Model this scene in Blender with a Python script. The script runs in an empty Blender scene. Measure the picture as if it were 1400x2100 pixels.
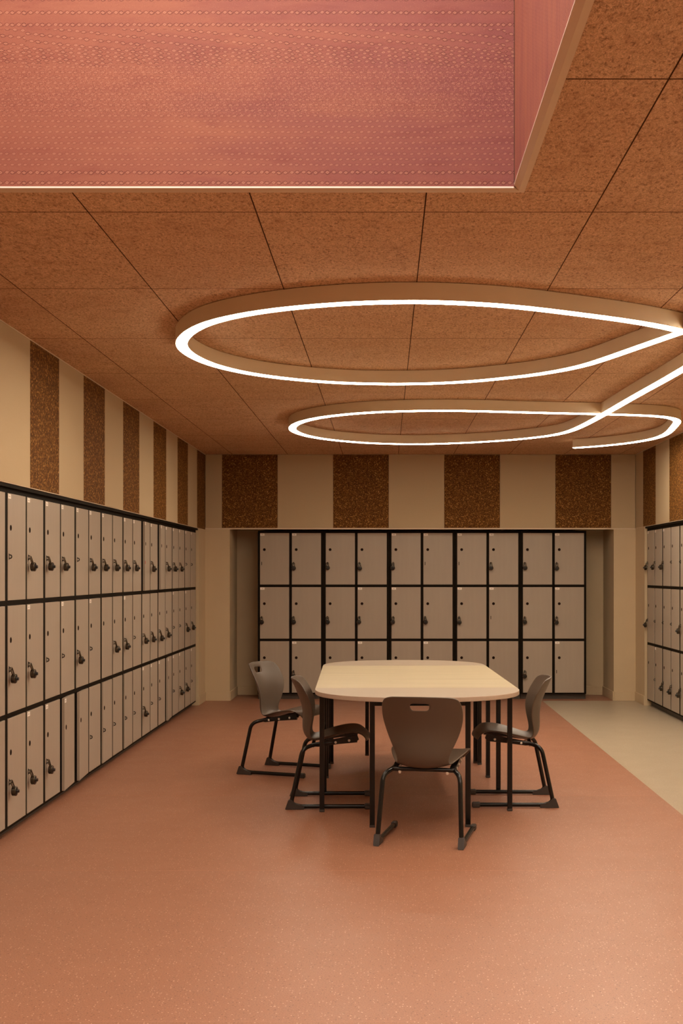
import bpy, bmesh, math, random
from mathutils import Vector, Matrix
random.seed(7)
S = bpy.context.scene
COL = S.collection

# ------------------------------------------------------------------ camera
F = 2540.0                     # focal length in pixels of the 1400 x 2100 frame
PX, PY = 790.0, 1175.0         # principal point (vanishing point) in the frame
CAMZ = 1.39
cam_d = bpy.data.cameras.new('camera')
cam = bpy.data.objects.new('camera', cam_d); COL.objects.link(cam)
cam.location = (0, 0, CAMZ); cam.rotation_euler = (math.pi/2, 0, 0)
cam_d.sensor_fit = 'HORIZONTAL'; cam_d.sensor_width = 36.0
cam_d.lens = F*36.0/1400.0
cam_d.shift_x = (700-PX)/1400.0
cam_d.shift_y = (PY-1050)/1400.0
cam_d.clip_start = 0.05
S.camera = cam

# ------------------------------------------------------------------ world + exposure
W = bpy.data.worlds.new('overcast_sky'); S.world = W; W.use_nodes = True
bgn = W.node_tree.nodes['Background']
bgn.inputs[0].default_value = (1.0, 0.87, 0.72, 1); bgn.inputs[1].default_value = 8.8
LED_STRENGTH = 45.0
LED_COLOR = (1.0, 0.845, 0.65, 1)
S.view_settings.view_transform = 'Standard'; S.view_settings.look = 'None'
S.view_settings.exposure = 0.0; S.view_settings.gamma = 1.0
S.view_settings.use_curve_mapping = False

# ------------------------------------------------------------------ room dimensions
CEIL = 2.679            # ceiling height
XL, XR = -1.96, 2.72    # bulkhead planes left and right
YB = 13.47              # bulkhead plane at the back
YN = -1.6               # wall behind the photographer
YNB = 14.12             # back of the niche
BZ = 1.867              # underside of the bulkheads
BZL = 1.849             # the left one hangs a little lower
VX0, VX1, VY0, VY1 = -1.62, 0.432, 0.35, 4.148    # skylight shaft
VTOP = 4.15
portal = bpy.data.lights.new('skylight_portal', 'AREA')
portal.shape = 'RECTANGLE'; portal.size = VX1-VX0; portal.size_y = VY1-VY0
portal.cycles.is_portal = True
po = bpy.data.objects.new('skylight_portal', portal); COL.objects.link(po)
po.location = ((VX0+VX1)/2, (VY0+VY1)/2, VTOP+0.08)

# ------------------------------------------------------------------ material helpers
class NB:
    """small node builder: sockets with arithmetic"""
    def __init__(s, name):
        s.m = bpy.data.materials.new(name); s.m.use_nodes = True
        s.t = s.m.node_tree; s.n = s.t.nodes; s.b = s.n['Principled BSDF']
        s.out = s.n['Material Output']
    def link(s, a, b): s.t.links.new(a, b)
    def put(s, v, sock):
        if isinstance(v, E): s.link(v.s, sock)
        elif v is not None: sock.default_value = v
    def math(s, op, a, b=None, c=None):
        nd = s.n.new('ShaderNodeMath'); nd.operation = op
        for i, v in enumerate((a, b, c)):
            if v is not None: s.put(v, nd.inputs[i])
        return E(s, nd.outputs[0])
    def coords(s, kind='Object'):
        if not hasattr(s, '_tc'): s._tc = s.n.new('ShaderNodeTexCoord')
        return E(s, s._tc.outputs[kind])
    def sep(s, v):
        nd = s.n.new('ShaderNodeSeparateXYZ'); s.put(v, nd.inputs[0])
        return [E(s, o) for o in nd.outputs]
    def comb(s, x, y, z):
        nd = s.n.new('ShaderNodeCombineXYZ')
        for i, v in enumerate((x, y, z)): s.put(v, nd.inputs[i])
        return E(s, nd.outputs[0])
    def scale(s, v, sc, off=(0, 0, 0)):
        nd = s.n.new('ShaderNodeMapping'); s.put(v, nd.inputs[0])
        nd.inputs['Scale'].default_value = sc; nd.inputs['Location'].default_value = off
        return E(s, nd.outputs[0])
    def noise(s, v, scale, detail=2.0, rough=0.5, dist=0.0, col=False):
        nd = s.n.new('ShaderNodeTexNoise'); s.put(v, nd.inputs['Vector'])
        nd.inputs['Scale'].default_value = scale; nd.inputs['Detail'].default_value = detail
        nd.inputs['Roughness'].default_value = rough; nd.inputs['Distortion'].default_value = dist
        return E(s, nd.outputs[1 if col else 0])
    def voro(s, v, scale, out='Distance', rnd=1.0, feature='F1'):
        nd = s.n.new('ShaderNodeTexVoronoi'); s.put(v, nd.inputs['Vector']); nd.feature = feature
        nd.inputs['Scale'].default_value = scale; nd.inputs['Randomness'].default_value = rnd
        return E(s, nd.outputs[out])
    def ramp(s, f, stops, interp='LINEAR'):
        nd = s.n.new('ShaderNodeValToRGB'); s.put(f, nd.inputs[0]); cr = nd.color_ramp
        cr.interpolation = interp
        while len(cr.elements) < len(stops): cr.elements.new(0.5)
        for e, (p, c) in zip(cr.elements, stops):
            e.position = p; e.color = (*c, 1) if len(c) == 3 else c
        return E(s, nd.outputs[0])
    def mix(s, f, a, b, mode='MIX'):
        nd = s.n.new('ShaderNodeMix'); nd.data_type = 'RGBA'; nd.blend_type = mode
        s.put(f, nd.inputs['Factor'])
        for v, k in ((a, 6), (b, 7)):
            if isinstance(v, tuple) and len(v) == 3: v = (*v, 1)
            s.put(v, nd.inputs[k])
        return E(s, nd.outputs[2])
    def bump(s, h, strength, dist):
        nd = s.n.new('ShaderNodeBump'); s.put(h, nd.inputs['Height'])
        nd.inputs['Strength'].default_value = strength; nd.inputs['Distance'].default_value = dist
        s.link(nd.outputs[0], s.b.inputs['Normal'])
    def rnd(s):
        nd = s.n.new('ShaderNodeObjectInfo'); return E(s, nd.outputs['Random'])
    def fin(s, col=None, rough=None, metal=None, spec=None):
        if isinstance(col, tuple) and len(col) == 3: col = (*col, 1)
        s.put(col, s.b.inputs['Base Color']); s.put(rough, s.b.inputs['Roughness'])
        s.put(metal, s.b.inputs['Metallic'])
        if spec is not None: s.b.inputs['Specular IOR Level'].default_value = spec
        return s.m
class E:
    def __init__(s, nb, sock): s.nb = nb; s.s = sock
    def __add__(s, o): return s.nb.math('ADD', s, o)
    def __radd__(s, o): return s.nb.math('ADD', o, s)
    def __sub__(s, o): return s.nb.math('SUBTRACT', s, o)
    def __rsub__(s, o): return s.nb.math('SUBTRACT', o, s)
    def __mul__(s, o): return s.nb.math('MULTIPLY', s, o)
    def __rmul__(s, o): return s.nb.math('MULTIPLY', o, s)
    def __truediv__(s, o): return s.nb.math('DIVIDE', s, o)
    def abs(s): return s.nb.math('ABSOLUTE', s)
    def fract(s): return s.nb.math('FRACT', s)
    def floor(s): return s.nb.math('FLOOR', s)
    def sin(s): return s.nb.math('SINE', s)
    def lt(s, o): return s.nb.math('LESS_THAN', s, o)
    def gt(s, o): return s.nb.math('GREATER_THAN', s, o)
    def max(s, o): return s.nb.math('MAXIMUM', s, o)
    def min(s, o): return s.nb.math('MINIMUM', s, o)
    def clamp(s):
        r = s.nb.math('ADD', s, 0.0); r.s.node.use_clamp = True; return r

def plain(name, col, rough=0.5, metal=0.0, spec=0.5, var=0.06, vscale=6.0, fine=0.0):
    nb = NB(name); o = nb.coords()
    n = nb.noise(o, vscale, 3.0)
    c = nb.mix(n, tuple(v*(1-var) for v in col), tuple(min(1, v*(1+var)) for v in col))
    if fine:
        n2 = nb.noise(o, 420.0, 2.0)
        nb.bump(n2, fine, 0.002)
    return nb.fin(c, rough, metal, spec)

M = {}
# --- painted plaster, metals, plastics
M['paint'] = plain('beige_paint', (0.56, 0.43, 0.27), 0.55, var=0.04, fine=0.05)
M['paint_trim'] = plain('pale_trim', (0.66, 0.53, 0.38), 0.45, var=0.03)
M['carcass'] = plain('black_brown_carcass', (0.010, 0.0065, 0.003), 0.65, spec=0.08, var=0.15)
M['plinth'] = plain('dark_plinth', (0.06, 0.045, 0.034), 0.55, var=0.1)
M['hole'] = plain('dark_hole', (0.018, 0.008, 0.005), 0.9, spec=0.1)
M['latch'] = plain('black_latch_metal', (0.02, 0.017, 0.014), 0.35, 0.6)
M['lock_body'] = plain('dark_padlock_steel', (0.085, 0.068, 0.050), 0.26, 0.9, var=0.3, vscale=40)
M['lock_dial'] = plain('black_padlock_dial', (0.012, 0.010, 0.009), 0.3)
M['lock_shackle'] = plain('padlock_shackle_steel', (0.16, 0.13, 0.095), 0.25, 0.9)
M['frame_metal'] = plain('black_powder_coat', (0.006, 0.005, 0.0045), 0.27, spec=0.4, var=0.1)
M['glide'] = plain('charcoal_plastic_glide', (0.045, 0.036, 0.032), 0.5)
M['screw'] = plain('bright_screw', (0.78, 0.70, 0.60), 0.3, 0.25)
M['red_tag'] = plain('red_sticker', (0.45, 0.02, 0.015), 0.5)
M['lamp_body'] = plain('lamp_beige_powder_coat', (0.74, 0.61, 0.42), 0.42, var=0.02)
M['alu'] = plain('pale_edge_bead', (0.93, 0.84, 0.78), 0.35, var=0.02)
M['skytrim'] = plain('skylight_trim_paint', (0.66, 0.50, 0.34), 0.45, var=0.04)
M['shell'] = plain('brown_grey_polypropylene', (0.094, 0.067, 0.048), 0.40, var=0.03, fine=0.02)
M['tile_edge'] = plain('dark_cut_tile_edge', (0.12, 0.050, 0.022), 0.9, spec=0.1)
M['slab'] = plain('dark_backing', (0.03, 0.015, 0.008), 0.9)

# --- locker laminate
nb = NB('taupe_locker_laminate'); o = nb.coords()
n = nb.noise(nb.scale(o, (7, 7, 1.2)), 3.0, 3.0)
c = nb.mix(n, (0.385, 0.318, 0.250), (0.430, 0.357, 0.282))
c = nb.mix(nb.rnd(), c, nb.mix(0.08, c, (0.22, 0.17, 0.13)))
M['door'] = nb.fin(c, 0.42)
# --- stickers: white paper with a short printed mark
nb = NB('white_number_sticker'); o = nb.coords(); x, y, z = nb.sep(o)
band = (z.abs() - 0.0045).lt(0.0) * (x.abs() - 0.011).lt(0.0)
glyph = nb.noise(nb.scale(o, (520, 1, 300)), 1.0, 1.0).gt(0.52)
M['sticker'] = nb.fin(nb.mix(band*glyph, (0.95, 0.88, 0.80), (0.25, 0.20, 0.17)), 0.6)

# --- wood-wool acoustic ceiling tile
nb = NB('wood_wool_tile'); o = nb.coords()
rv = nb.n.new('ShaderNodeVectorMath'); rv.operation = 'MULTIPLY_ADD'
rr = nb.rnd(); nb.put(nb.comb(rr*37.0, rr*91.0, rr*13.0), rv.inputs[0]); rv.inputs[1].default_value = (1, 1, 1); nb.put(o, rv.inputs[2])
o2 = E(nb, rv.outputs[0])
def strands(off, sc, th, dist):
    v = nb.scale(o2, (1, 0.55, 1), off)
    f = (nb.noise(v, sc, 0.5, 0.4, dist) - 0.5).abs()
    return (1.0 - f*(1.0/th)).clamp()
a = strands((0, 0, 0), 46, 0.045, 2.2); b = strands((3.1, 1.7, 5.3), 64, 0.05, 2.6); c_ = strands((7.3, 9.1, 2.2), 38, 0.035, 3.0)
h = a.max(b*0.8).max(c_)
pore = nb.noise(nb.scale(o2, (1, 0.5, 1), (5, 2, 1)), 95.0, 3.0, 0.7, 0.5)
patch = nb.noise(nb.scale(o2, (1, 0.6, 1), (2, 8, 1)), 16.0, 4.0, 0.65, 0.4)
cloud = nb.noise(nb.scale(o2, (0.9, 3.6, 1)), 2.2, 4.0, 0.6)
base = nb.mix(((cloud-0.5)*1.6+0.5).clamp(), (0.78, 0.475, 0.270), (0.96, 0.650, 0.395))
col = nb.mix(h, nb.mix(0.44, base, (0.24, 0.098, 0.040)), nb.mix(0.30, base, (1.0, 0.76, 0.50)))
col = nb.mix(((0.50-pore)*5.0).clamp()*0.8, col, (0.16, 0.060, 0.024))
col = nb.mix(((0.46-patch)*4.0).clamp()*0.40, col, (0.26, 0.105, 0.045))
col = nb.mix(nb.rnd()*0.14, col, (0.40, 0.19, 0.085))
nb.bump(h + pore*0.8, 0.5, 0.003)
M['tile'] = nb.fin(col, 0.9, spec=0.15)

# --- cork panel
nb = NB('brown_cork_panel'); o = nb.coords()
v1 = nb.voro(o, 115.0, 'Color'); g = nb.sep(v1)[0]
v2 = nb.voro(nb.scale(o, (1, 1, 1), (4, 7, 2)), 170.0, 'Color'); g2 = nb.sep(v2)[1]
col = nb.ramp(g, [(0.0, (0.065, 0.022, 0.0035)), (0.5, (0.125, 0.047, 0.007)), (0.80, (0.21, 0.088, 0.015)), (0.94, (0.46, 0.225, 0.055)), (1.0, (0.68, 0.38, 0.11))])
col2 = nb.ramp(g2, [(0.0, (0.04, 0.012, 0.002)), (0.7, (0.13, 0.050, 0.009)), (1.0, (0.40, 0.19, 0.045))])
col = nb.mix(0.45, col, col2)
nb.bump(g*0.6 + g2*0.4, 0.25, 0.002)
M['cork'] = nb.fin(col, 0.75, spec=0.15)
# --- pale pinboard panel
nb = NB('pale_pinboard_felt'); o = nb.coords()
n = nb.noise(o, 220.0, 3.0, 0.7); n1 = nb.noise(o, 3.0, 3.0)
col = nb.mix(n, (0.45, 0.34, 0.205), (0.57, 0.44, 0.28))
col = nb.mix(n1*0.18, col, (0.44, 0.33, 0.20))
nb.bump(n, 0.15, 0.0015)
M['felt'] = nb.fin(col, 0.85, spec=0.2)

# --- speckled vinyl floors
def vinyl(name, c0, c1, dark, light, rough):
    nb = NB(name); o = nb.coords()
    n = nb.noise(o, 1.1, 4.0, 0.6); f = nb.noise(o, 190.0, 3.0, 0.75)
    col = nb.mix(n, c0, c1)
    col = nb.mix((f-0.5)*3.0+0.20, col, dark)
    sp = nb.voro(o, 85.0, 'Distance'); sc = nb.sep(nb.voro(o, 85.0, 'Color'))[0]
    col = nb.mix(sp.lt(0.20)*sc.gt(0.66)*0.75, col, light)
    sp2 = nb.voro(nb.scale(o, (1, 1, 1), (3, 5, 0)), 70.0, 'Distance'); sc2 = nb.sep(nb.voro(nb.scale(o, (1, 1, 1), (3, 5, 0)), 70.0, 'Color'))[1]
    col = nb.mix(sp2.lt(0.22)*sc2.gt(0.66)*0.8, col, dark)
    r = nb.noise(o, 5.0, 3.0)
    nb.bump(f, 0.06, 0.001)
    return nb.fin(col, r*0.10 + rough, spec=0.45)
M['terracotta'] = vinyl('terracotta_speckled_vinyl', (0.350, 0.155, 0.091), (0.400, 0.182, 0.109), (0.17, 0.066, 0.036), (0.78, 0.52, 0.38), 0.36)
M['greyfloor'] = vinyl('pale_speckled_vinyl', (0.43, 0.355, 0.255), (0.47, 0.39, 0.285), (0.29, 0.225, 0.15), (0.66, 0.57, 0.45), 0.30)

# --- table laminate (grain along x)
def wood(name, a_, b_, k):
    nb = NB(name); o = nb.coords()
    g = nb.noise(nb.scale(o, (0.5, 10, 1)), 3.0, 4.0, 0.6, 0.3)
    g2 = nb.noise(nb.scale(o, (0.5, 9, 1)), 2.0, 2.0)
    col = nb.mix(g*k + g2*(1-k), a_, b_)
    return nb.fin(col, 0.36)
M['wood'] = wood('pale_oak_laminate', (0.35, 0.285, 0.170), (0.60, 0.51, 0.335), 0.75)
M['wood_end'] = wood('pale_beech_laminate', (0.36, 0.285, 0.212), (0.40, 0.32, 0.24), 0.5)
M['band'] = plain('pale_edge_band', (0.46, 0.35, 0.27), 0.45, var=0.03)

# --- patterned wallpaper in the skylight shaft: rows of scrolls, eyes and dots
def wallpaper(name, axis):
    nb = NB(name); o = nb.coords(); x, y, z = nb.sep(o)
    s_ = x if axis == 'x' else y
    P = 0.0203
    drop = (s_/0.402).fract()
    wob = (nb.noise(nb.comb(s_*28.0, z*28.0, 0.0), 1.0, 1.0) - 0.5)*0.006
    def motif(dt, per, rx, rz, tail):
        idx = (s_/per).floor()
        j1 = (idx*0.618).fract() - 0.5
        a = ((s_/per).fract() - 0.5 + j1*0.22)*per
        dt = dt - a*0.22 + j1*(rz*0.35)
        up = dt.gt(0.0)*2.0 - 1.0
        a2 = a + up*(rx*0.42)
        d = (a/rx)*(a/rx) + (dt/rz)*(dt/rz)
        d2 = (a2/(rx*1.15))*(a2/(rx*1.15)) + (dt/(rz*1.15))*(dt/(rz*1.15))
        arc = d2.gt(0.72)*d2.lt(1.75)*(dt.abs().gt(rz*0.12))
        wave = ((dt + (a*(6.28318/per)).sin()*(rz*0.95)).abs().lt(rz*0.26))*a.abs().gt(rx*0.75)*tail
        dark = (arc*((j1+0.9)*0.75)).max(wave*0.8).max(d.lt(0.07)*0.8)
        light = d.lt(0.62)*d.gt(0.07)
        return dark, light
    dark = None; light = None
    def acc(dl, mask=None):
        nonlocal dark, light
        d, l = dl
        if mask is not None: d = d*mask; l = l*mask
        dark = d if dark is None else dark.max(d); light = l if light is None else light.max(l)
    for t0, sgn in ((2.6965, 1), (2.731, 0), (3.226, 1), (3.267, 1), (3.312, 1)):
        acc(motif(z - t0 + wob*(0.6 if sgn else 1.4), P, 0.0062, 0.0048, 1.0))
    # descending eye rows
    tb = z + drop*0.040 + wob
    rb = ((tb/0.0245).fract() - 0.5)*0.0245
    sk = s_; s_ = sk + ((tb/0.0245).floor()*0.41).fract()*0.0245
    acc(motif(rb, 0.0245, 0.0068, 0.0040, 0.0), z.gt(3.095)*z.lt(3.212)); s_ = sk
    rb2 = (((tb+0.0113)/0.0245).fract() - 0.5)*0.0245
    s_ = sk + (((tb+0.0113)/0.0245).floor()*0.29).fract()*0.0245
    acc(motif(rb2, 0.0245, 0.0060, 0.0034, 0.0), z.gt(3.085)*z.lt(3.150)); s_ = sk
    rd = (((z+wob)/0.0182).fract() - 0.5)*0.0182
    rows = (((z+wob)/0.0182).floor()*0.37).fract()
    s_keep = s_
    s_ = s_ + rows*0.02
    lit = motif(rd, 0.0222, 0.0060, 0.0036, 0.0)
    s_ = s_keep
    acc((lit[0]*0.45, lit[1]*0.8), z.gt(2.752)*z.lt(3.09))
    zone = ((z-2.90)*30.0).clamp()*((3.11-z)*30.0).clamp()*0.8 + 0.2
    uv = nb.comb(s_, 0.0, z)
    d1 = nb.voro(uv, 170.0, 'Distance', 0.6); d2 = nb.voro(nb.scale(uv, (1, 1, 1), (0.33, 0, 0.71)), 190.0, 'Distance', 0.7)
    light = light.max(d1.lt(0.20 + zone*0.10)*(zone*0.55+0.15))
    dark = dark.max(d2.lt(0.18 + zone*0.12)*(zone*0.45+0.20))
    n1 = nb.noise(nb.comb(s_*1.3, 0.0, z*6.0), 1.6, 4.0, 0.6, 0.4)
    n2 = nb.noise(nb.comb(s_*2.2+4.0, 0.0, z*11.0), 2.0, 4.0, 0.65, 0.5)
    if axis == 'y': n2 = nb.noise(nb.comb(s_*7.0+4.0, 0.0, z*0.9), 2.0, 4.0, 0.6, 0.3)
    n1 = ((n1-0.5)*1.8+0.5).clamp(); n2 = ((n2-0.5)*1.8+0.5).clamp()
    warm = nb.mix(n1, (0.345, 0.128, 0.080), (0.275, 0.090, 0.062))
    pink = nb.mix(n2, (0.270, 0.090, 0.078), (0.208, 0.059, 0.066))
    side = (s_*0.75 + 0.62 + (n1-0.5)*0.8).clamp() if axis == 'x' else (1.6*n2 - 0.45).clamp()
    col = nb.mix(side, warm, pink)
    col = nb.mix(((n2-0.55)*2.5).clamp()*0.5, col, (0.22, 0.055, 0.045))
    grain = nb.noise(nb.comb(s_, 0.0, z), 520.0, 2.0, 0.7)
    col = nb.mix((grain-0.35)*0.5, col, (0.20, 0.048, 0.040))
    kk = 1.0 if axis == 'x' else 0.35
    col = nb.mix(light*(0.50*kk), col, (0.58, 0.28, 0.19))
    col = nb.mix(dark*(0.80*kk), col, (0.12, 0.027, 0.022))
    return nb.fin(col, 0.62, spec=0.3)
M['paper_x'] = wallpaper('scroll_print_wallpaper_far', 'x')
M['paper_y'] = wallpaper('scroll_print_wallpaper_side', 'y')

# --- lamp diffuser and skylight glass
nb = NB('lamp_diffuser'); nb.n.remove(nb.b)
em = nb.n.new('ShaderNodeEmission'); em.inputs[0].default_value = LED_COLOR; em.inputs[1].default_value = LED_STRENGTH
nb.link(em.outputs[0], nb.out.inputs[0]); M['led'] = nb.m
nb = NB('milky_skylight_glass'); nb.n.remove(nb.b)
tr = nb.n.new('ShaderNodeBsdfTranslucent'); tr.inputs[0].default_value = (0.9, 0.9, 0.9, 1)
tp = nb.n.new('ShaderNodeBsdfTransparent'); tp.inputs[0].default_value = (0.9, 0.9, 0.9, 1)
mx = nb.n.new('ShaderNodeMixShader'); mx.inputs[0].default_value = 0.3
nb.link(tp.outputs[0], mx.inputs[1]); nb.link(tr.outputs[0], mx.inputs[2]); nb.link(mx.outputs[0], nb.out.inputs[0])
M['milk'] = nb.m

# ------------------------------------------------------------------ mesh helpers
def mesh_of(bm, name, smooth=False, angle=None):
    me = bpy.data.meshes.new(name)
    bmesh.ops.recalc_face_normals(bm, faces=bm.faces)
    bm.to_mesh(me); bm.free()
    if smooth:
        for p in me.polygons: p.use_smooth = True
        if angle is not None:
            me.set_sharp_from_angle(angle=math.radians(angle))
    return me
def link(name, me, mat, parent=None, loc=(0, 0, 0), rot=(0, 0, 0)):
    ob = bpy.data.objects.new(name, me); COL.objects.link(ob)
    if mat and me is not None and not me.materials: me.materials.append(M[mat])
    ob.location = loc; ob.rotation_euler = rot
    if parent: ob.parent = parent
    return ob
def empty(name, loc=(0, 0, 0), rot=(0, 0, 0)):
    e = bpy.data.objects.new(name, None); COL.objects.link(e); e.location = loc; e.rotation_euler = rot
    e.empty_display_size = 0.1
    return e
def tag(ob, label, cat, group=None):
    ob['label'] = label; ob['category'] = cat
    if group: ob['group'] = group
    return ob
def struct(ob, label=None):
    ob['kind'] = 'structure'
    if label: ob['label'] = label
    return ob
def box(bm, x0, x1, y0, y1, z0, z1, bevel=0.0):
    r = bmesh.ops.create_cube(bm, size=1.0)
    vs = r['verts']
    for v in vs:
        v.co = Vector(((x0+x1)/2 + v.co.x*(x1-x0), (y0+y1)/2 + v.co.y*(y1-y0), (z0+z1)/2 + v.co.z*(z1-z0)))
    if bevel:
        es = list({e for v in vs for e in v.link_edges})
        bmesh.ops.bevel(bm, geom=es, offset=bevel, segments=1, affect='EDGES')
def boxmesh(name, x0, x1, y0, y1, z0, z1, bevel=0.0):
    bm = bmesh.new(); box(bm, x0, x1, y0, y1, z0, z1, bevel); return mesh_of(bm, name)
def fillet(pts, r, n=6):
    pts = [Vector(p) for p in pts]; out = [pts[0]]
    for i in range(1, len(pts)-1):
        p = pts[i]; a = (pts[i-1]-p); b = (pts[i+1]-p)
        k = min(r, a.length*0.49, b.length*0.49)
        A = p + a.normalized()*k; B = p + b.normalized()*k
        for j in range(n+1):
            t = j/n
            out.append(A*(1-t)**2 + p*2*t*(1-t) + B*t*t)
    out.append(pts[-1]); return out
def tube(bm, pts, r, seg=10, caps=True, closed=False):
    pts = [Vector(p) for p in pts]; rings = []
    n = len(pts); up = None
    for i, p in enumerate(pts):
        if closed: t = pts[(i+1) % n] - pts[i-1]
        else: t = pts[min(i+1, n-1)] - pts[max(i-1, 0)]
        t.normalize()
        if up is None:
            up = Vector((0, 0, 1)) if abs(t.z) < 0.9 else Vector((1, 0, 0))
        u = up - t*up.dot(t); u.normalize(); w = t.cross(u); up = u
        rings.append([bm.verts.new(p + (u*math.cos(2*math.pi*k/seg) + w*math.sin(2*math.pi*k/seg))*r) for k in range(seg)])
    m = n if closed else n-1
    for i in range(m):
        A = rings[i]; B = rings[(i+1) % n]
        for k in range(seg):
            bm.faces.new((A[k], A[(k+1) % seg], B[(k+1) % seg], B[k]))
    if caps and not closed:
        bm.faces.new(rings[0]); bm.faces.new(rings[-1])
def lathe_y(bm, prof, seg=20, c=(0, 0, 0)):
    """profile (radius, y) revolved about the y axis through c"""
    rings = []
    for r, y in prof:
        if r < 1e-6: rings.append([bm.verts.new((c[0], c[1]+y, c[2]))])
        else: rings.append([bm.verts.new((c[0]+r*math.cos(2*math.pi*k/seg), c[1]+y, c[2]+r*math.sin(2*math.pi*k/seg))) for k in range(seg)])
    for A, B in zip(rings, rings[1:]):
        for k in range(seg):
            a0, a1 = A[k % len(A)], A[(k+1) % len(A)]; b0, b1 = B[k % len(B)], B[(k+1) % len(B)]
            f = [a0]
            if a1 is not a0: f.append(a1)
            if b1 is not b0: f.append(b1)
            f.append(b0)
            if len(f) >= 3: bm.faces.new(f)

# ------------------------------------------------------------------ floor
XB = 1.706
fl = struct(link('floor', boxmesh('floor', -2.75, XB, YN-0.2, YB, -0.06, 0.0), 'terracotta'), 'terracotta speckled vinyl floor')
bm = bmesh.new(); box(bm, -2.75, 3.5, YB, YNB+0.2, -0.06, 0.0)
struct(link('floor', mesh_of(bm, 'floor_niche'), 'terracotta'), 'terracotta vinyl floor of the locker niche')
struct(link('floor', boxmesh('floor_pale', XB, 3.5, YN-0.2, YB, -0.06, 0.0), 'greyfloor'), 'pale speckled vinyl floor along the right wall')

M['weld'] = plain('floor_weld_seam', (0.44, 0.205, 0.125), 0.5, var=0.1)
for yy in (3.84, 5.79, 7.74, 9.69, 11.64):
    link('weld_seam', boxmesh('weld_seam', -1.99, XB-0.002, yy-0.0022, yy+0.0022, -0.001, 0.0003), 'weld', fl)

# ------------------------------------------------------------------ ceiling with tiles
OX0, OX1, OY0, OY1 = VX0-0.037, 0.469, VY0-0.036, 4.184     # outer edge of the skylight trim
T = 0.028
bm = bmesh.new()
for r in ((XL-0.7, VX0-0.02, YN-0.2, YNB+0.2), (VX1+0.02, XR+0.8, YN-0.2, YNB+0.2), (VX0-0.02, VX1+0.02, YN-0.2, VY0-0.02), (VX0-0.02, VX1+0.02, VY1+0.02, YNB+0.2)):
    box(bm, *r, CEIL+T, CEIL+T+0.12)
ceil = struct(link('ceiling', mesh_of(bm, 'ceiling'), 'slab'), 'brown wood wool tiled ceiling')
xs = [-1.661 + 0.6*i for i in range(-1, 8)]
xs = [XL] + [v for v in xs if XL+0.02 < v < XR-0.02] + [XR]
ys = [4.424 + 1.192*i for i in range(-5, 8)]
ys = [YN] + [v for v in ys if YN+0.05 < v < YB-0.05] + [YB]
GX, GY = 0.0008, 0.0020
tile_cache = {}
def tile(x0, x1, y0, y1):
    w, d = x1-x0, y1-y0
    key = (round(w, 4), round(d, 4))
    if key not in tile_cache:
        me = boxmesh('ceiling_tile', -w/2, w/2, -d/2, d/2, 0, T, 0.0016)
        me.materials.append(M['tile']); me.materials.append(M['tile_edge'])
        for p in me.polygons:
            if abs(p.normal.z) < 0.98: p.material_index = 1
        tile_cache[key] = me
    link('ceiling_tile', tile_cache[key], 'tile', ceil, ((x0+x1)/2, (y0+y1)/2, CEIL))
for xa, xb in zip(xs, xs[1:]):
    for ya, yb in zip(ys, ys[1:]):
        x0, x1, y0, y1 = xa+GX, xb-GX, ya+GY, yb-GY
        cx0, cx1, cy0, cy1 = max(x0, OX0), min(x1, OX1), max(y0, OY0), min(y1, OY1)
        if cx0 >= cx1 or cy0 >= cy1:
            tile(x0, x1, y0, y1); continue
        if y1 - cy1 > 0.01: tile(x0, x1, cy1, y1)
        if cy0 - y0 > 0.01: tile(x0, x1, y0, cy0)
        if cx0 - x0 > 0.01: tile(x0, cx0, cy0, cy1)
        if x1 - cx1 > 0.01: tile(cx1, x1, cy0, cy1)

# ------------------------------------------------------------------ skylight shaft
Zs = CEIL+0.012
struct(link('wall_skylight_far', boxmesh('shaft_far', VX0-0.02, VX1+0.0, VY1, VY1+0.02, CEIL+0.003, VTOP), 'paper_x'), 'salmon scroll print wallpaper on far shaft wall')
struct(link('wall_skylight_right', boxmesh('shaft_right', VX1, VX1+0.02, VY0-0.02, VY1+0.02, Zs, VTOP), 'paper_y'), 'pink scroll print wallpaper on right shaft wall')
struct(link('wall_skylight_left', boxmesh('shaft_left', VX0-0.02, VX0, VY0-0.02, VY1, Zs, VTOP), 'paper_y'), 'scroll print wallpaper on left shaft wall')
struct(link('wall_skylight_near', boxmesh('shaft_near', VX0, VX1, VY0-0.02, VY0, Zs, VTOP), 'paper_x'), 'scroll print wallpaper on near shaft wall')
# dark strip standing in for the shadow line at the shaft corner
struct(link('trim_shaft_shadow', boxmesh('shaft_shadow_strip', VX1-0.0016, VX1-0.0002, VY1-0.0022, VY1-0.0002, Zs, VTOP-0.01), 'slab'), 'thin dark strip drawn as the shadow line in the shaft corner')
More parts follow.
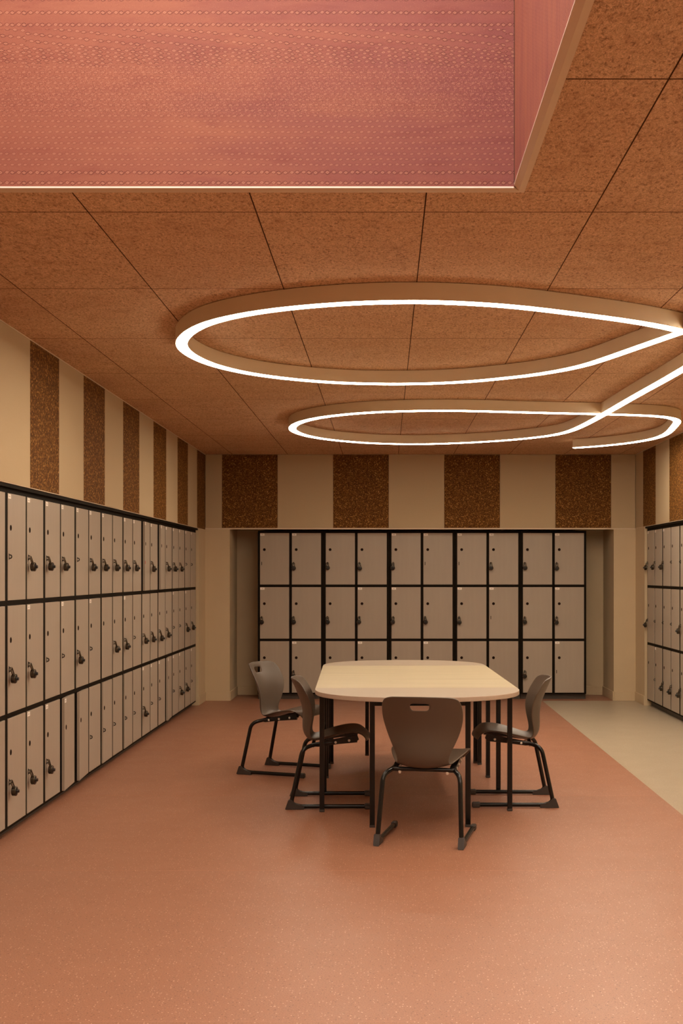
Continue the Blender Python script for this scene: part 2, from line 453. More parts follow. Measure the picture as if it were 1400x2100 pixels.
# trim frame: flat outer flange, bevelled inner face, thin pale bead inside
tf = struct(empty('trim_1', ((VX0+VX1)/2, (VY0+VY1)/2, CEIL))); tf['label'] = 'tan bevelled trim framing the skylight opening'
def rail(axis, outer, ridge, inner, a0, a1, mi0, mi1, zi=None):
    zi = Zs-0.004 if zi is None else zi
    """prism along an axis with mitred ends; profile from outer flange to inner lip"""
    bm = bmesh.new()
    sgn = 1 if outer > inner else -1
    prof = [(outer, CEIL+0.002), (outer, CEIL-0.004), (ridge, CEIL-0.004), (inner, zi), (inner, zi+0.004), (outer, zi+0.004)]
    rings = []
    for e, m in ((a0, mi0), (a1, mi1)):
        ring = []
        for p, z in prof:
            k = abs(p-inner)
            q = e + m*k
            ring.append(bm.verts.new((p, q, z) if axis == 'y' else (q, p, z)))
        rings.append(ring)
    n = len(prof)
    for i in range(n): bm.faces.new((rings[0][i], rings[0][(i+1) % n], rings[1][(i+1) % n], rings[1][i]))
    bm.faces.new(rings[0]); bm.faces.new(rings[1])
    ob = link('trim_rail', mesh_of(bm, 'trim_rail'), 'skytrim'); ob.parent = tf
    ob.location = (-tf.location.x, -tf.location.y, -tf.location.z)
rail('x', OY1, 4.165, VY1, VX0, VX1, -1, 1, CEIL-0.001)
rail('x', OY0, VY0-0.017, VY0, VX0, VX1, -1, 1)
rail('y', OX1, 0.449, VX1, VY0, VY1, -1, 1)
rail('y', OX0, VX0-0.017, VX0, VY0, VY1, -1, 1)
off = tuple(-v for v in tf.location)
link('edge_bead', boxmesh('edge_bead', VX0+0.003, VX1-0.003, VY1-0.004, VY1, CEIL-0.001, CEIL+0.0045), 'alu', tf, off)
link('edge_bead', boxmesh('edge_bead', VX1-0.002, VX1, VY0+0.003, VY1-0.003, Zs-0.002, Zs+0.001), 'alu', tf, off)
# roof light on top of the shaft
wn = struct(empty('window_1', ((VX0+VX1)/2, (VY0+VY1)/2, VTOP))); wn['label'] = 'milky glass roof light closing the shaft'
off = tuple(-v for v in wn.location)
bm = bmesh.new()
box(bm, VX0-0.1, VX0+0.03, VY0-0.1, VY1+0.1, VTOP, VTOP+0.06); box(bm, VX1-0.03, VX1+0.1, VY0-0.1, VY1+0.1, VTOP, VTOP+0.06)
box(bm, VX0+0.03, VX1-0.03, VY0-0.1, VY0+0.03, VTOP, VTOP+0.06); box(bm, VX0+0.03, VX1-0.03, VY1-0.03, VY1+0.1, VTOP, VTOP+0.06)
for k in (1, 2):
    yy = VY0 + (VY1-VY0)*k/3; box(bm, VX0+0.03, VX1-0.03, yy-0.02, yy+0.02, VTOP, VTOP+0.06)
link('frame', mesh_of(bm, 'roof_light_frame'), 'paint', wn, off)
for k in range(3):
    ya = VY0 + (VY1-VY0)*k/3 + 0.02; yb = VY0 + (VY1-VY0)*(k+1)/3 - 0.02
    link('pane', boxmesh('pane', VX0+0.02, VX1-0.02, ya, yb, VTOP+0.03, VTOP+0.036), 'milk', wn, off)

# ------------------------------------------------------------------ walls
LY0, LY1 = 6.493-3*0.7213, 12.985                  # left locker run
RY1 = 12.985; RY0 = RY1-6*0.7213                   # right locker run
PT = 0.009                                         # panel thickness
def wallmesh(name, boxes):
    bm = bmesh.new()
    for b in boxes: box(bm, *b)
    return mesh_of(bm, name)
wl = struct(link('wall_left', wallmesh('wall_left', [
    (XL-0.75, XL-PT, YN, YB+0.6, BZL+0.012, CEIL+0.1),      # bulkhead over the lockers
    (XL-0.75, XL-0.55, LY0-0.02, LY1+0.02, -0.02, BZL+0.012),    # back of the locker recess
    (XL-0.75, XL, LY1+0.016, YB+0.6, -0.02, BZL+0.012),         # nib beyond the lockers
    (XL-0.75, XL, YN, LY0-0.012, -0.02, BZL+0.012)]), 'paint'), 'left wall striped with cork above the lockers')
wr = struct(link('wall_right', wallmesh('wall_right', [
    (XR+PT, XR+0.75, YN, YB+0.6, BZ+0.012, CEIL+0.1),
    (XR+0.55, XR+0.75, RY0-0.02, RY1+0.02, -0.02, BZ+0.012),
    (XR, XR+0.75, RY1+0.016, YB+0.6, -0.02, BZ+0.012),
    (XR, XR+0.75, YN, RY0-0.012, -0.02, BZ+0.012)]), 'paint'), 'right wall striped with cork above the lockers')
NX0, NX1 = -1.692, 2.482
wb = struct(link('wall_back', wallmesh('wall_back', [
    (XL, XR, YB+PT, YNB+0.2, BZ+0.012, CEIL+0.1),
    (XL, NX0, YB, YNB+0.2, -0.02, BZ+0.012),
    (NX1, XR, YB, YNB+0.2, -0.02, BZ+0.012),
    (NX0, NX1, YNB, YNB+0.2, -0.02, BZ+0.012)]), 'paint'), 'back wall with cork stripes over the locker niche')
struct(link('wall_rear', boxmesh('wall_rear', XL-0.75, XR+0.75, YN-0.2, YN, -0.02, CEIL+0.1), 'paint'), 'plain beige wall behind the viewer')
# panels
pan_cache = {}
def panel(parent, kind, axis, plane, inward, a0, a1):
    BZ = BZL if parent is wl else globals()['BZ']
    """a0..a1 along the wall; plane = front face; inward = sign of the direction into the wall"""
    w = a1-a0-0.0016; key = (kind, axis, round(w, 3), inward, BZ)
    z0, z1 = BZ+0.013, CEIL-0.0025
    if key not in pan_cache:
        if axis == 'y':
            me = boxmesh(kind+'_panel', min(0, inward*PT), max(0, inward*PT), -w/2, w/2, z0-BZ, z1-BZ, 0.0012)
        else:
            me = boxmesh(kind+'_panel', -w/2, w/2, min(0, inward*PT), max(0, inward*PT), z0-BZ, z1-BZ, 0.0012)
        pan_cache[key] = me
    m = (a0+a1)/2
    link(kind+'_panel', pan_cache[key], 'cork' if kind == 'cork' else 'felt', parent, (plane, m, BZ) if axis == 'y' else (m, plane, BZ))
def stripes(parent, axis, plane, inward, lo, hi, ref, pitch, cork_even):
    k0 = math.floor((lo-ref)/pitch) ; k = k0
    while ref + k*pitch < hi - 1e-4:
        a0 = max(lo, ref+k*pitch); a1 = min(hi, ref+(k+1)*pitch)
        if a1-a0 > 0.02: panel(parent, 'cork' if (k % 2 == 0) == cork_even else 'pinboard', axis, plane, inward, a0, a1)
        k += 1
stripes(wl, 'y', XL, -1, YN, YB-0.003, 6.838, 0.6063, True)
stripes(wr, 'y', XR, 1, YN, YB-0.003, 13.08-0.605*30, 0.605, False)
X455 = (455-PX)*YB/F
stripes(wb, 'x', YB, 1, XL+0.003, XR-0.003, X455, 0.6042, True)
# pale beads under the bulkheads and at the ceiling
def trim(n, label, *b):
    struct(link('trim_%d' % n, boxmesh('trim', *b, 0.001), 'paint_trim'), label)
trim(2, 'pale bead under the left cork stripes', XL-0.009, XL+0.001, LY0, YB, BZL+0.008, BZL+0.0125)
trim(3, 'pale bead under the back cork stripes', XL+0.003, XR-0.003, YB-0.003, YB+0.03, BZ-0.003, BZ+0.012)
trim(4, 'pale bead under the right cork stripes', XR-0.001, XR+0.009, RY0, YB, BZ+0.008, BZ+0.0125)
trim(5, 'thin pale bead along the left ceiling edge', XL, XL+0.005, YN, YB, CEIL-0.005, CEIL+0.001)
trim(6, 'thin pale bead along the right ceiling edge', XR-0.005, XR, YN, YB, CEIL-0.005, CEIL+0.001)
# skirting
def base(side, *b):
    ob = struct(link('baseboard_%s' % side, boxmesh('baseboard', *b, 0.002), 'paint'), 'beige painted skirting board')
SK = 0.10
base('left', XL, XL+0.010, LY1+0.016, YB, 0, SK)
base('right', XR-0.010, XR, RY1+0.016, YB, 0, SK)
base('back_left', XL+0.010, NX0, YB-0.010, YB, 0, SK)
base('back_right', NX1, XR-0.010, YB-0.010, YB, 0, SK)
base('niche_left', NX0, NX0+0.010, YB, YNB, 0, SK)
base('niche_right', NX1-0.010, NX1, YB, YNB, 0, SK)
base('niche_back', NX0+0.010, NX1-0.010, YNB-0.010, YNB, 0, SK)

# ------------------------------------------------------------------ lockers
UW, UH, UD = 0.7205, 1.855, 0.47
DW, DH, DT = 0.3205, 0.5665, 0.018
GAPX, GAPZ = 0.030, 0.0285
MX = (UW - 2*DW - GAPX)/2
ZTOP = UH - 0.026
PLH = 0.058
bm = bmesh.new()
FY = 0.003                                   # carcass edge sits just behind the door faces
box(bm, 0, MX-0.002, FY, UD, PLH, UH); box(bm, UW-MX+0.002, UW, FY, UD, PLH, UH)
box(bm, MX+DW+0.002, MX+DW+GAPX-0.002, FY, UD-0.01, PLH, UH)
zz = [UH, ZTOP+0.002]
rows_z = []
z = ZTOP
for r in range(3):
    rows_z.append((z-DH, z)); z -= DH + GAPZ
box(bm, MX-0.002, UW-MX+0.002, FY, UD, ZTOP+0.002, UH)
for r in range(2):
    box(bm, MX-0.002, UW-MX+0.002, FY, UD-0.01, rows_z[r+1][1]+0.002, rows_z[r][0]-0.002)
box(bm, MX-0.002, UW-MX+0.002, FY, UD, PLH, rows_z[2][0]-0.002)
box(bm, MX-0.002, UW-MX+0.002, UD-0.01, UD, PLH, UH)
me_carcass = mesh_of(bm, 'carcass')
me_plinth = boxmesh('plinth', 0.0008, UW-0.0008, 0.045, UD-0.02, 0, PLH, 0.001)
me_plinth_low = boxmesh('plinth_low', 0.0008, UW-0.0008, 0.045, UD-0.02, 0.018, PLH, 0.001)
me_filler = boxmesh('shade_gap_filler', 0.0, UW, -0.019, 0.30, UH+0.001, UH+0.0225, 0.001)  # dark cap; its colour also stands in for the shaded gap above
me_door = boxmesh('door', -DW, 0, 0, DT, -DH/2, DH/2, 0.0012)
bm = bmesh.new(); lathe_y(bm, [(0.0, -0.0006), (0.0125, -0.0006), (0.0145, -0.0012), (0.0155, -0.0004), (0.0155, 0.002)], 18); me_hole = mesh_of(bm, 'peephole')
me_sticker = boxmesh('sticker', -0.0235, 0.0235, -0.0006, 0.0006, -0.0118, 0.0118)
bm = bmesh.new(); tube(bm, fillet([(0, 0.003, 0.010), (0, -0.014, 0.008), (0, -0.014, -0.008), (0, 0.003, -0.010)], 0.008), 0.0030, 8)
box(bm, -0.004, 0.004, -0.0012, 0.002, -0.017, 0.017)
me_latch = mesh_of(bm, 'latch', True, 40)
me_slot = boxmesh('latch_slot', -0.0035, 0.0035, -0.0008, 0.001, -0.018, 0.018)
bm = bmesh.new(); lathe_y(bm, [(0.0, -0.002), (0.014, -0.0015), (0.016, 0.001)], 16); me_red = mesh_of(bm, 'red_dot')
# padlock parts, hanging from its shackle; origin at the latch loop
LB = 0.0255
bm = bmesh.new(); lathe_y(bm, [(0.0, 0.012), (LB*0.86, 0.012), (LB, 0.009), (LB, -0.009), (LB*0.9, -0.012), (LB*0.72, -0.0125), (0.0, -0.0125)], 24, (0, -0.027, -0.048)); me_lb = mesh_of(bm, 'padlock_body', True, 35)
bm = bmesh.new(); lathe_y(bm, [(LB*0.74, -0.0122), (LB*0.74, -0.0145), (0.0095, -0.0150), (0.0080, -0.0180), (0.0085, -0.0240), (0.0075, -0.0255), (0.0, -0.0255)], 20, (0, -0.027, -0.048)); me_ld = mesh_of(bm, 'padlock_dial', True, 35)
def shackle(h):
    bm = bmesh.new()
    tube(bm, fillet([(-0.0125, -0.025, -0.034), (-0.0125, -0.0115, h), (0.0125, -0.0115, h), (0.0125, -0.025, -0.034)], 0.0124, 7), 0.0036, 8)
    return mesh_of(bm, 'padlock_shackle', True)
me_ls = shackle(0.010)

ORD = ['', 'first', 'second', 'third', 'fourth', 'fifth', 'sixth', 'seventh', 'eighth', 'ninth', 'tenth', 'eleventh', 'twelfth', 'thirteenth', 'fourteenth', 'fifteenth', 'sixteenth', 'seventeenth', 'eighteenth', 'nineteenth', 'twentieth', 'twenty-first', 'twenty-second', 'twenty-third', 'twenty-fourth']
ROWN = ['top', 'middle', 'bottom']

def locker_unit(loc, rotz, label, group, cells):
    """cells[(row, col)] = dict(lock, sticker, ajar, latch); returns [(row, col, world matrix of latch)]"""
    u = empty('locker_unit', loc, (0, 0, rotz)); tag(u, label, 'locker', group)
    link('carcass', me_carcass, 'carcass', u); link('plinth', me_plinth_low if loc[2] < 0 else me_plinth, 'plinth', u)
    if rotz: link('shade_gap_filler', me_filler, 'carcass', u)
    mats = []
    for r in range(3):
        for c in range(2):
            st = cells.get((r, c), {})
            x1 = MX + (DW+GAPX)*c + DW
            z0, z1 = rows_z[r]
            d = link('door', me_door, 'door', u, (x1, 0, (z0+z1)/2), (0, 0, math.radians(st.get('ajar', 0))))
            link('peephole', me_hole, 'hole', d, (-DW+0.048, 0, DH/2-0.182))
            if st.get('sticker'): link('number_sticker', me_sticker, 'sticker', d, (-DW+0.0265, -0.0002, DH/2-0.0165))
            kind = st.get('latch', 'loop')
            lp = (-DW+0.0185, 0, DH/2-0.335)
            if kind == 'loop': link('latch', me_latch, 'latch', d, lp)
            elif kind == 'slot': link('latch_slot', me_slot, 'latch', d, lp)
            elif kind == 'red': 
                ro = link('red_tag', me_red, 'red_tag', d, lp); ro['label'] = 'round red tag'
            if st.get('lock'):
                mw = Matrix.Translation(loc) @ Matrix.Rotation(rotz, 4, 'Z') @ Matrix.Translation((x1, 0, (z0+z1)/2)) @ Matrix.Rotation(math.radians(st.get('ajar', 0)), 4, 'Z') @ Matrix.Translation(lp)
                mats.append((r, c, mw, rotz))
    return mats
def padlock(mw, rotz, label, group, long=False):
    e = empty('padlock', mw.translation, (0, 0, rotz)); tag(e, label, 'padlock', group)
    roll = math.radians(random.uniform(-7, 7)); tilt = math.radians(random.uniform(-1, 4))
    e.rotation_euler = (tilt, roll, rotz)
    k = -0.016 if long else random.choice((0, 0, -0.004))
    link('padlock_body', me_lb, 'lock_body', e, (0, 0, k)); link('padlock_dial', me_ld, 'lock_dial', e, (0, 0, k))
    link('padlock_shackle', me_ls, 'lock_shackle', e, (0, 0, k*0.6))

def parse(rows):
    """three strings of two-character cells: L lock, l loop, s slot, n nothing, r red; '+' sticker; a/b = ajar"""
    out = {}
    for r, line in enumerate(rows):
        for c, w in enumerate(line.split()):
            d = {'sticker': '+' in w}
            if 'L' in w: d['lock'] = True
            if 's' in w: d['latch'] = 'slot'
            if 'n' in w: d['latch'] = 'none'
            if 'r' in w: d['latch'] = 'red'
            if 'a' in w: d['ajar'] = 3.6
            if 'b' in w: d['ajar'] = 1.0
            out[(r, c)] = d
    return out
# left wall: columns counted from the near end of the run in view
left = parse([
    'l+ l  l+ l  l+ l   l+ L+ L+ L+ l+ L+ L+ L L+ L+ ra+ L+ na+ L+ L+ L+ l+ l+',
    'l+ l  l  l+ l  l+  L  L+ l  l+ L  l+ n  L L+ l  L  L  L  L  l+ l  L+ L',
    'l  l+ l  l  l  l   L  L+ L+ na+ na l lb l lb l  L+ l+ l+ na+ l+ L+ L l+'])
ncol = 24
units = []
for k in range(12):
    y0 = LY0 + 0.7213*k
    cells = {(r, c): left[(r, 2*k+c)] for r in range(3) for c in range(2)}
    n = 12-k
    lab = 'taupe locker unit against the left wall, %s unit from the back corner' % ORD[n]
    for r, c, mw, rz in locker_unit((XL-0.025, y0, -0.018), math.pi/2, lab, 'lockers along the left wall', cells):
        fc = 24 - (2*k+c)
        padlock(mw, rz, 'dark padlock on left wall lockers, %s row, %s door from the back corner' % (ROWN[r], ORD[fc]), 'padlocks on the left wall lockers', long=(r == 1 and fc == 6))
back = parse([
    's+ L+ L L  L+ s+ s+ L+ L L+',
    'L+ L  L L+ L+ L  L+ s+ L L+',
    's  L+ s s+ s  s+ s  l  L s+'])
XB0 = (528.5-PX)*13.64/F
for k in range(5):
    cells = {(r, c): back[(r, 2*k+c)] for r in range(3) for c in range(2)}
    lab = 'taupe locker unit in the back wall niche, %s unit from the left' % ORD[k+1]
    for r, c, mw, rz in locker_unit((XB0+0.7233*k, 13.63, 0), 0.0, lab, 'lockers in the back niche', cells):
        padlock(mw, rz, 'dark padlock on back wall lockers, %s row, %s door from the left' % (ROWN[r], ORD[2*k+c+1]), 'padlocks on the back wall lockers')
right = parse([
    'L+ L+ L+ l l l+ l l+ l l l+ l',
    'L  l  l  l L l  l l  l+ l l l',
    'n  l+ L  L L l  l+ l l l+ l l'])
for k in range(6):
    cells = {(r, c): right[(r, 2*k+c)] for r in range(3) for c in range(2)}
    lab = 'taupe locker unit against the right wall, %s unit from the back corner' % ORD[k+1]
    for r, c, mw, rz in locker_unit((XR+0.022, RY1-0.7213*k, 0), -math.pi/2, lab, 'lockers along the right wall', cells):
        padlock(mw, rz, 'dark padlock on right wall lockers, %s row, %s door from the back corner' % (ROWN[r], ORD[2*k+c+1]), 'padlocks on the right wall lockers')

# ------------------------------------------------------------------ ribbon ceiling light
LW, LH = 0.063, 0.080
LZ = CEIL - LH - 0.002                       # underside
K = F*(LZ-CAMZ)
def plan(pts): return [((x-PX)*(K/(PY-y))/F, K/(PY-y)) for x, y in pts]
far1 = [(1348.6, 697.6), (1297, 715.6), (1245.7, 733.6), (1194.3, 749.8), (1142.9, 760.6), (1091.4, 768.8), (1040, 774.7), (968, 781.6), (905.7, 785.3), (828.6, 787), (751.4, 786.5), (690, 784.4), (597, 777), (520, 767), (468.6, 756.7), (430, 745.7), (396.6, 731), (378.6, 718.4), (370.9, 705.5)]
near1 = [(378.6, 690), (401.7, 673), (427.4, 662), (468.6, 650.8), (532.9, 639), (597, 631), (700, 622.5), (802.9, 618.6), (880, 618.6), (957, 621.5), (1040, 627), (1117, 635.3), (1194, 644.9), (1297, 659), (1374, 673), (1400, 679.6)]
line = [(1400, 757), (1357, 781.8), (1314.3, 805.4), (1271.4, 830), (1228.6, 854.6), (1200, 870), (1185.7, 876.8), (1168.6, 883.6), (1142.9, 890.4), (1107, 895.8), (1042.9, 902.2), (978.6, 906.5), (914.3, 909.3), (870, 910.4), (827, 910.4), (762.9, 908.6), (698.6, 903.9), (645, 896.9), (617, 890), (602, 883.5), (598.9, 877.5)]
near2 = [(608.6, 868.6), (634.3, 860.4), (677, 853), (741.4, 846.7), (805.7, 843.5), (870, 842.1), (935.7, 842), (1021.4, 843.9), (1100, 846), (1228.6, 848.9), (1314.3, 851.4), (1357, 854), (1378.6, 857.8), (1388.5, 863), (1382.9, 872.9), (1365, 890), (1346.4, 897.5), (1314.3, 904.4), (1271.4, 910.4), (1228.6, 914.6), (1177, 918.3)]
ctrl = [(1.42, 4.25), (1.33, 3.55), (1.27, 2.75), (1.33, 1.95), (1.55, 1.35), (1.88, 1.15), (2.18, 1.45), (2.32, 2.1), (2.34, 2.9), (2.24, 3.7), (2.02, 4.35), (1.90, 4.75), (1.83, 5.05), (1.75, 5.42), (1.60, 5.86), (1.48, 6.21)] + plan(far1) + plan(near1) + [(1.655, 6.43), (1.745, 6.78), (1.768, 7.08)] + plan(line) + plan(near2)  # leading points: unseen near loop, made up to brighten the foreground
P2 = [Vector((a, b)) for a, b in ctrl]
def catmull(pts, n):
    out = []
    for i in range(len(pts)-1):
        p0 = pts[max(i-1, 0)]; p1 = pts[i]; p2 = pts[i+1]; p3 = pts[min(i+2, len(pts)-1)]
        # centripetal parametrisation keeps the curve free of overshoot
        t0 = 0.0; t1 = t0 + max((p1-p0).length, 1e-4)**0.5; t2 = t1 + max((p2-p1).length, 1e-4)**0.5; t3 = t2 + max((p3-p2).length, 1e-4)**0.5
        for j in range(n):
            t = t1 + (t2-t1)*j/n
            A1 = p0*((t1-t)/(t1-t0)) + p1*((t-t0)/(t1-t0)); A2 = p1*((t2-t)/(t2-t1)) + p2*((t-t1)/(t2-t1)); A3 = p2*((t3-t)/(t3-t2)) + p3*((t-t2)/(t3-t2))
            B1 = A1*((t2-t)/(t2-t0)) + A2*((t-t0)/(t2-t0)); B2 = A2*((t3-t)/(t3-t1)) + A3*((t-t1)/(t3-t1))
            out.append(B1*((t2-t)/(t2-t1)) + B2*((t-t1)/(t2-t1)))
    out.append(pts[-1]); return out
dense = catmull(P2, 14)
acc_ = [0.0]
for a, b in zip(dense, dense[1:]): acc_.append(acc_[-1] + (b-a).length)
NS = int(acc_[-1]/0.045); path = []; j = 0
for i in range(NS+1):
    d = acc_[-1]*i/NS
    while j < len(acc_)-2 and acc_[j+1] < d: j += 1
    t = (d-acc_[j])/max(acc_[j+1]-acc_[j], 1e-9); path.append(dense[j].lerp(dense[j+1], min(1, t)))
for _ in range(6):
    q = path[:]
    for i in range(1, len(path)-1): q[i] = path[i]*0.5 + (path[i-1]+path[i+1])*0.25
    path = q
def ribbon(prof):
    bm = bmesh.new(); rings = []
    for i, p in enumerate(path):
        t = (path[min(i+1, len(path)-1)] - path[max(i-1, 0)]).normalized(); nrm = Vector((-t.y, t.x))
        rings.append([bm.verts.new((p.x+nrm.x*u, p.y+nrm.y*u, zz_)) for u, zz_ in prof])
    n = len(prof)
    for A, B in zip(rings, rings[1:]):
        for k in range(n): bm.faces.new((A[k], A[(k+1) % n], B[(k+1) % n], B[k]))
    bm.faces.new(rings[0]); bm.faces.new(rings[-1])
    return bm
h = LW/2
lamp = empty('ribbon_ceiling_light', (0.5, 8.5, CEIL)); tag(lamp, 'looping ribbon ceiling light with glowing underside and beige sides', 'light')
off = tuple(-v for v in lamp.location)
me = mesh_of(ribbon([(-h, CEIL-0.003), (-h, LZ), (-h+0.0022, LZ), (-h+0.0022, LZ+0.006), (h-0.0022, LZ+0.006), (h-0.0022, LZ), (h, LZ), (h, CEIL-0.003)]), 'lamp_housing', True, 30)
link('housing', me, 'lamp_body', lamp, off)
me = mesh_of(ribbon([(-h+0.0024, LZ+0.0055), (-h+0.0024, LZ-0.0028), (-h+0.0045, LZ-0.0045), (h-0.0045, LZ-0.0045), (h-0.0024, LZ-0.0028), (h-0.0024, LZ+0.0055)]), 'lamp_diffuser', True, 30)
link('diffuser', me, 'led', lamp, off)

# ------------------------------------------------------------------ table
TZ, TT = 0.725, 0.025
RW = 0.585                                   # half width
tb = empty('meeting_table', (0.180, 7.172, 0), (0, 0, math.radians(1.45)))
tag(tb, 'long round-ended meeting table with pale wooden tops and black square legs', 'table')
def round_poly(pts, r, n=6):
    out = []
    m = len(pts)
    for i in range(m):
        p = Vector(pts[i]); a = Vector(pts[i-1])-p; b = Vector(pts[(i+1) % m])-p
        k = min(r, a.length*0.45, b.length*0.45)
        A = p+a.normalized()*k; B = p+b.normalized()*k
        for j_ in range(n+1):
            t = j_/n; out.append(A*(1-t)**2 + p*2*t*(1-t) + B*t*t)
    return out
def top_part(outline, mat):
    bm = bmesh.new()
    def ring(sc, z_):
        c = sum((Vector(p) for p in outline), Vector((0, 0)))/len(outline)
        return [bm.verts.new((p[0] + (c.x-p[0])*sc, p[1] + (c.y-p[1])*sc, z_)) for p in outline]
    A = ring(0.004, TZ); B = ring(0.0, TZ-0.002); C = ring(0.0, TZ-TT+0.002); D = ring(0.004, TZ-TT)
    n = len(outline)
    ft = bm.faces.new(A); fb = bm.faces.new(D); bands = []
    for P_, Q_ in ((A, B), (B, C), (C, D)):
        for k in range(n): bands.append(bm.faces.new((P_[k], P_[(k+1) % n], Q_[(k+1) % n], Q_[k])))
    for f in bands: f.material_index = 1
    me = mesh_of(bm, 'tabletop'); me.materials.append(M[mat]); me.materials.append(M['band'])
    return link('tabletop', me, None, tb)
def dshape(sgn, v0):
    pts = []
    n = 40
    for i in range(n+1):
        a = math.pi*i/n
        ca, sa = math.cos(a), max(0.0, math.sin(a))
        pts.append((-RW*math.copysign(abs(ca)**0.86, ca), v0 + sgn*(0.035 + 0.54*sa**0.90)))
    pts = [(-RW, v0+sgn*0.0008)] + pts + [(RW, v0+sgn*0.0008)]
    return pts
VB = [0.0, 0.5745, 1.144, 1.715]
top_part(dshape(-1, VB[0]), 'wood_end')
for a, b in zip(VB, VB[1:]):
    top_part(round_poly([(-RW, a+0.0008), (RW, a+0.0008), (RW, b-0.0008), (-RW, b-0.0008)], 0.012, 3), 'wood')
top_part(dshape(1, VB[3]), 'wood_end')
LG = 0.014
def tleg(u, v):
    link('leg', boxmesh('table_leg', u-LG, u+LG, v-LG, v+LG, 0.012, TZ-TT, 0.002), 'frame_metal', tb)
    link('foot_cap', boxmesh('table_foot', u-LG-0.001, u+LG+0.001, v-LG-0.001, v+LG+0.001, 0.0, 0.014, 0.002), 'glide', tb)
for sx in (-1, 1):
    tleg(sx*0.262, -0.395)                   # near round end
    for v in (0.055, 0.63, 1.235): tleg(sx*0.548, v)
    tleg(sx*0.548, 1.80); tleg(sx*0.525, 1.875)
    tleg(sx*0.262, 2.27)                     # far round end
def trail(u0, u1, v0, v1):
    link('apron_rail', boxmesh('apron_rail', min(u0, u1), max(u0, u1), min(v0, v1), max(v0, v1), TZ-TT-0.036, TZ-TT-0.001, 0.001), 'frame_metal', tb)
trail(-0.248, 0.248, -0.405, -0.385)
for v in (0.055, 0.63, 1.235, 1.80): trail(-0.534, 0.534, v-0.010, v+0.010)
trail(-0.248, 0.248, 2.26, 2.28)
for sx in (-1, 1):
    trail(sx*0.538, sx*0.558, 0.069, 0.616); trail(sx*0.538, sx*0.558, 0.644, 1.221); trail(sx*0.538, sx*0.558, 1.249, 1.786)

# ------------------------------------------------------------------ chairs
# shell profile: y, z, half width, forward curl of the wings, upward curl of the sides
prof = [
    (0.022, 0.762, 0.142, 0.026, -0.004), (0.023, 0.757, 0.170, 0.040, -0.003), (0.027, 0.746, 0.192, 0.054, 0.0),
    (0.036, 0.724, 0.206, 0.062, 0.0), (0.050, 0.690, 0.211, 0.068, 0.0), (0.063, 0.662, 0.212, 0.070, 0.0),
    (0.076, 0.630, 0.209, 0.070, 0.0), (0.089, 0.588, 0.199, 0.068, 0.0), (0.094, 0.540, 0.182, 0.064, 0.0),
    (0.092, 0.492, 0.160, 0.058, 0.002), (0.092, 0.452, 0.142, 0.050, 0.006), (0.102, 0.418, 0.134, 0.038, 0.012),
    (0.126, 0.388, 0.136, 0.022, 0.018), (0.164, 0.381, 0.148, 0.010, 0.024), (0.214, 0.389, 0.166, 0.0, 0.028),
    (0.272, 0.408, 0.188, 0.0, 0.026), (0.332, 0.425, 0.205, 0.0, 0.022), (0.390, 0.438, 0.213, 0.0, 0.016),
    (0.438, 0.442, 0.211, -0.006, 0.006), (0.472, 0.434, 0.201, -0.014, -0.004), (0.493, 0.417, 0.182, -0.022, -0.008), (0.499, 0.400, 0.166, -0.026, -0.008)]
vs_ = [-1, -0.93, -0.8, -0.62, -0.42, -0.26, -0.12, 0.0, 0.12, 0.26, 0.42, 0.62, 0.8, 0.93, 1]
bm = bmesh.new(); grid = []
for i, (y, z, w, cf, cu) in enumerate(prof):
    row = []
    for v in vs_:
        x = v*w
        q = abs(v)**2.2
        row.append(bm.verts.new((x, y + cf*q, z + cu*q)))
    grid.append(row)
for i in range(len(prof)-1):
    for k in range(len(vs_)-1):
        if i == 3 and 5 <= k <= 8: continue              # carrying slot
        bm.faces.new((grid[i][k], grid[i][k+1], grid[i+1][k+1], grid[i+1][k]))
for k, dx in ((5, 0.010), (9, -0.010)): grid[4][k].co.x += dx
me_shell = mesh_of(bm, 'chair_shell', True)
def path_leg(s):
    return fillet([(s*0.217, 0.50, 0.017), (s*0.217, 0.028, 0.017), (s*0.200, 0.098, 0.352), (s*0.158, 0.165, 0.374), (s*0.150, 0.42, 0.396)], 0.045, 7)
legs_me = {}; brk_me = {}
for s in (-1, 1):
    bm = bmesh.new(); tube(bm, path_leg(s), 0.0124, 12); legs_me[s] = mesh_of(bm, 'sled_leg', True, 50)
    bm = bmesh.new()
    x0, x1 = sorted((s*0.135, s*0.166))
    vsx = []
    for x in (x0, x1):
        vsx.append([bm.verts.new((x, y, z)) for y, z in ((0.150, 0.362), (0.190, 0.360), (0.415, 0.390), (0.430, 0.402), (0.420, 0.428), (0.300, 0.406), (0.200, 0.386), (0.150, 0.378))])
    n = len(vsx[0])
    bm.faces.new(vsx[0]); bm.faces.new(vsx[1])
    for k in range(n): bm.faces.new((vsx[0][k], vsx[0][(k+1) % n], vsx[1][(k+1) % n], vsx[1][k]))
    brk_me[s] = mesh_of(bm, 'seat_bracket')
bm = bmesh.new(); tube(bm, [(-0.160, 0.160, 0.372), (-0.08, 0.158, 0.3735), (0.08, 0.158, 0.3735), (0.160, 0.160, 0.372)], 0.0112, 12); me_cross = mesh_of(bm, 'cross_bar', True, 50)
bm = bmesh.new()                              # wedge-shaped rear glide
prf = [(-0.004, 0.0), (0.110, 0.0), (0.110, 0.022), (0.055, 0.032), (0.036, 0.058), (0.016, 0.056)]
A = [bm.verts.new((-0.0155, y, z)) for y, z in prf]; B = [bm.verts.new((0.0155, y, z)) for y, z in prf]
bm.faces.new(A); bm.faces.new(B)
for k in range(len(prf)): bm.faces.new((A[k], A[(k+1) % len(prf)], B[(k+1) % len(prf)], B[k]))
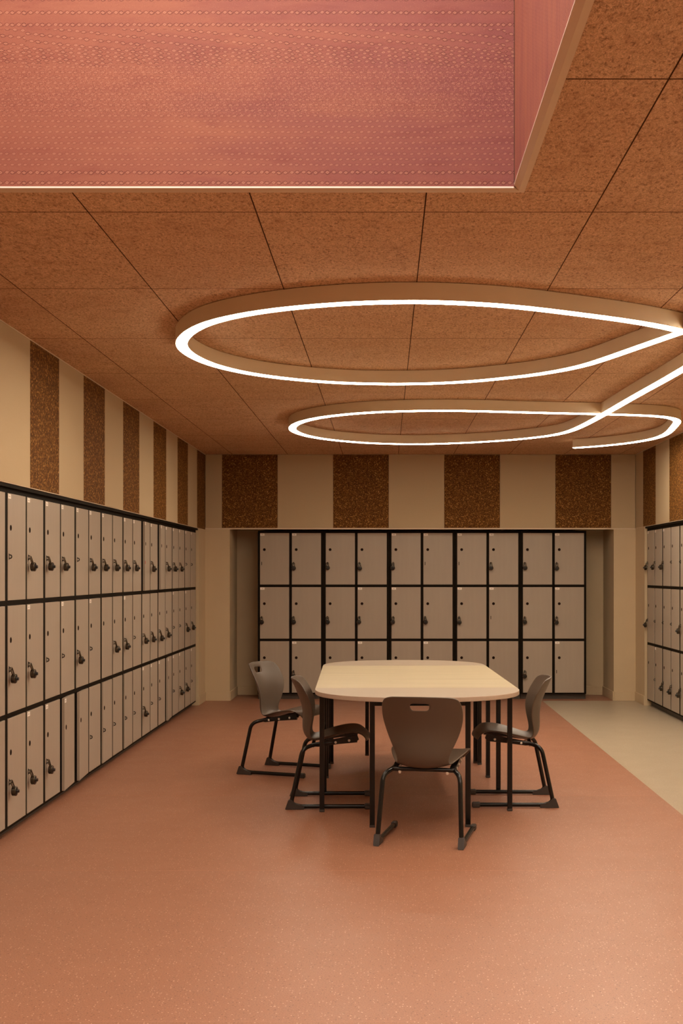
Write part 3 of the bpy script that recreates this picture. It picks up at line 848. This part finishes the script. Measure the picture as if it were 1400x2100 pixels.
bmesh.ops.bevel(bm, geom=list(bm.edges), offset=0.003, segments=2, affect='EDGES')
me_glide = mesh_of(bm, 'rear_glide', True, 40)
me_cap = boxmesh('front_cap', -0.0150, 0.0150, 0.462, 0.512, 0.0, 0.033, 0.006)
bm = bmesh.new(); 
for k in range(1): lathe_y(bm, [(0.0, -0.004), (0.006, -0.003), (0.0078, 0.0), (0.0078, 0.002)], 12)
me_screw = mesh_of(bm, 'screw', True, 40)
bm = bmesh.new(); lathe_y(bm, [(0.0, -0.008), (0.006, -0.007), (0.0085, 0.0), (0.0085, 0.008), (0.0, 0.008)], 12); me_plug = mesh_of(bm, 'clear_stop', True, 40)
def chair(x, y, ang, label):
    """x, y = midpoint between the rear feet; ang = heading of the seat, counter-clockwise from +Y"""
    e = empty('stacking_chair', (x, y, 0), (0, 0, ang)); tag(e, label, 'chair', 'brown chairs around the table')
    sh = link('seat_shell', me_shell, 'shell', e)
    so = sh.modifiers.new('thickness', 'SOLIDIFY'); so.thickness = 0.0085; so.offset = 0.0
    ss = sh.modifiers.new('smooth', 'SUBSURF'); ss.levels = 2; ss.render_levels = 2
    link('cross_bar', me_cross, 'frame_metal', e)
    for s in (-1, 1):
        link('sled_leg', legs_me[s], 'frame_metal', e)
        b = link('seat_bracket', brk_me[s], 'frame_metal', e)
        for yy, zz_ in ((0.215, 0.376), (0.292, 0.386), (0.372, 0.397)):
            link('screw', me_screw, 'screw', b, (s*0.1665, yy, zz_), (0, 0, math.radians(90)*s))
        link('rear_glide', me_glide, 'glide', e, (s*0.217, 0, 0))
        link('front_cap', me_cap, 'glide', e, (s*0.217, 0, 0))
        link('stop_pad', me_plug, 'screw', e, (s*0.125, 0.160, 0.357), (math.radians(90), 0, 0))
    return e
chair(0.165, 6.255, math.radians(-11.5), 'brown plastic chair seen from behind at the near end of the table')
chair(-0.945, 8.775, math.radians(-111), 'brown plastic chair pulled back beyond the left side, turned toward the viewer')
chair(-0.590, 7.500, math.radians(-89), 'brown plastic chair tucked under the left side near the front leg')
chair(1.028, 7.552, math.radians(89), 'brown plastic chair tucked in on the right side of the table')
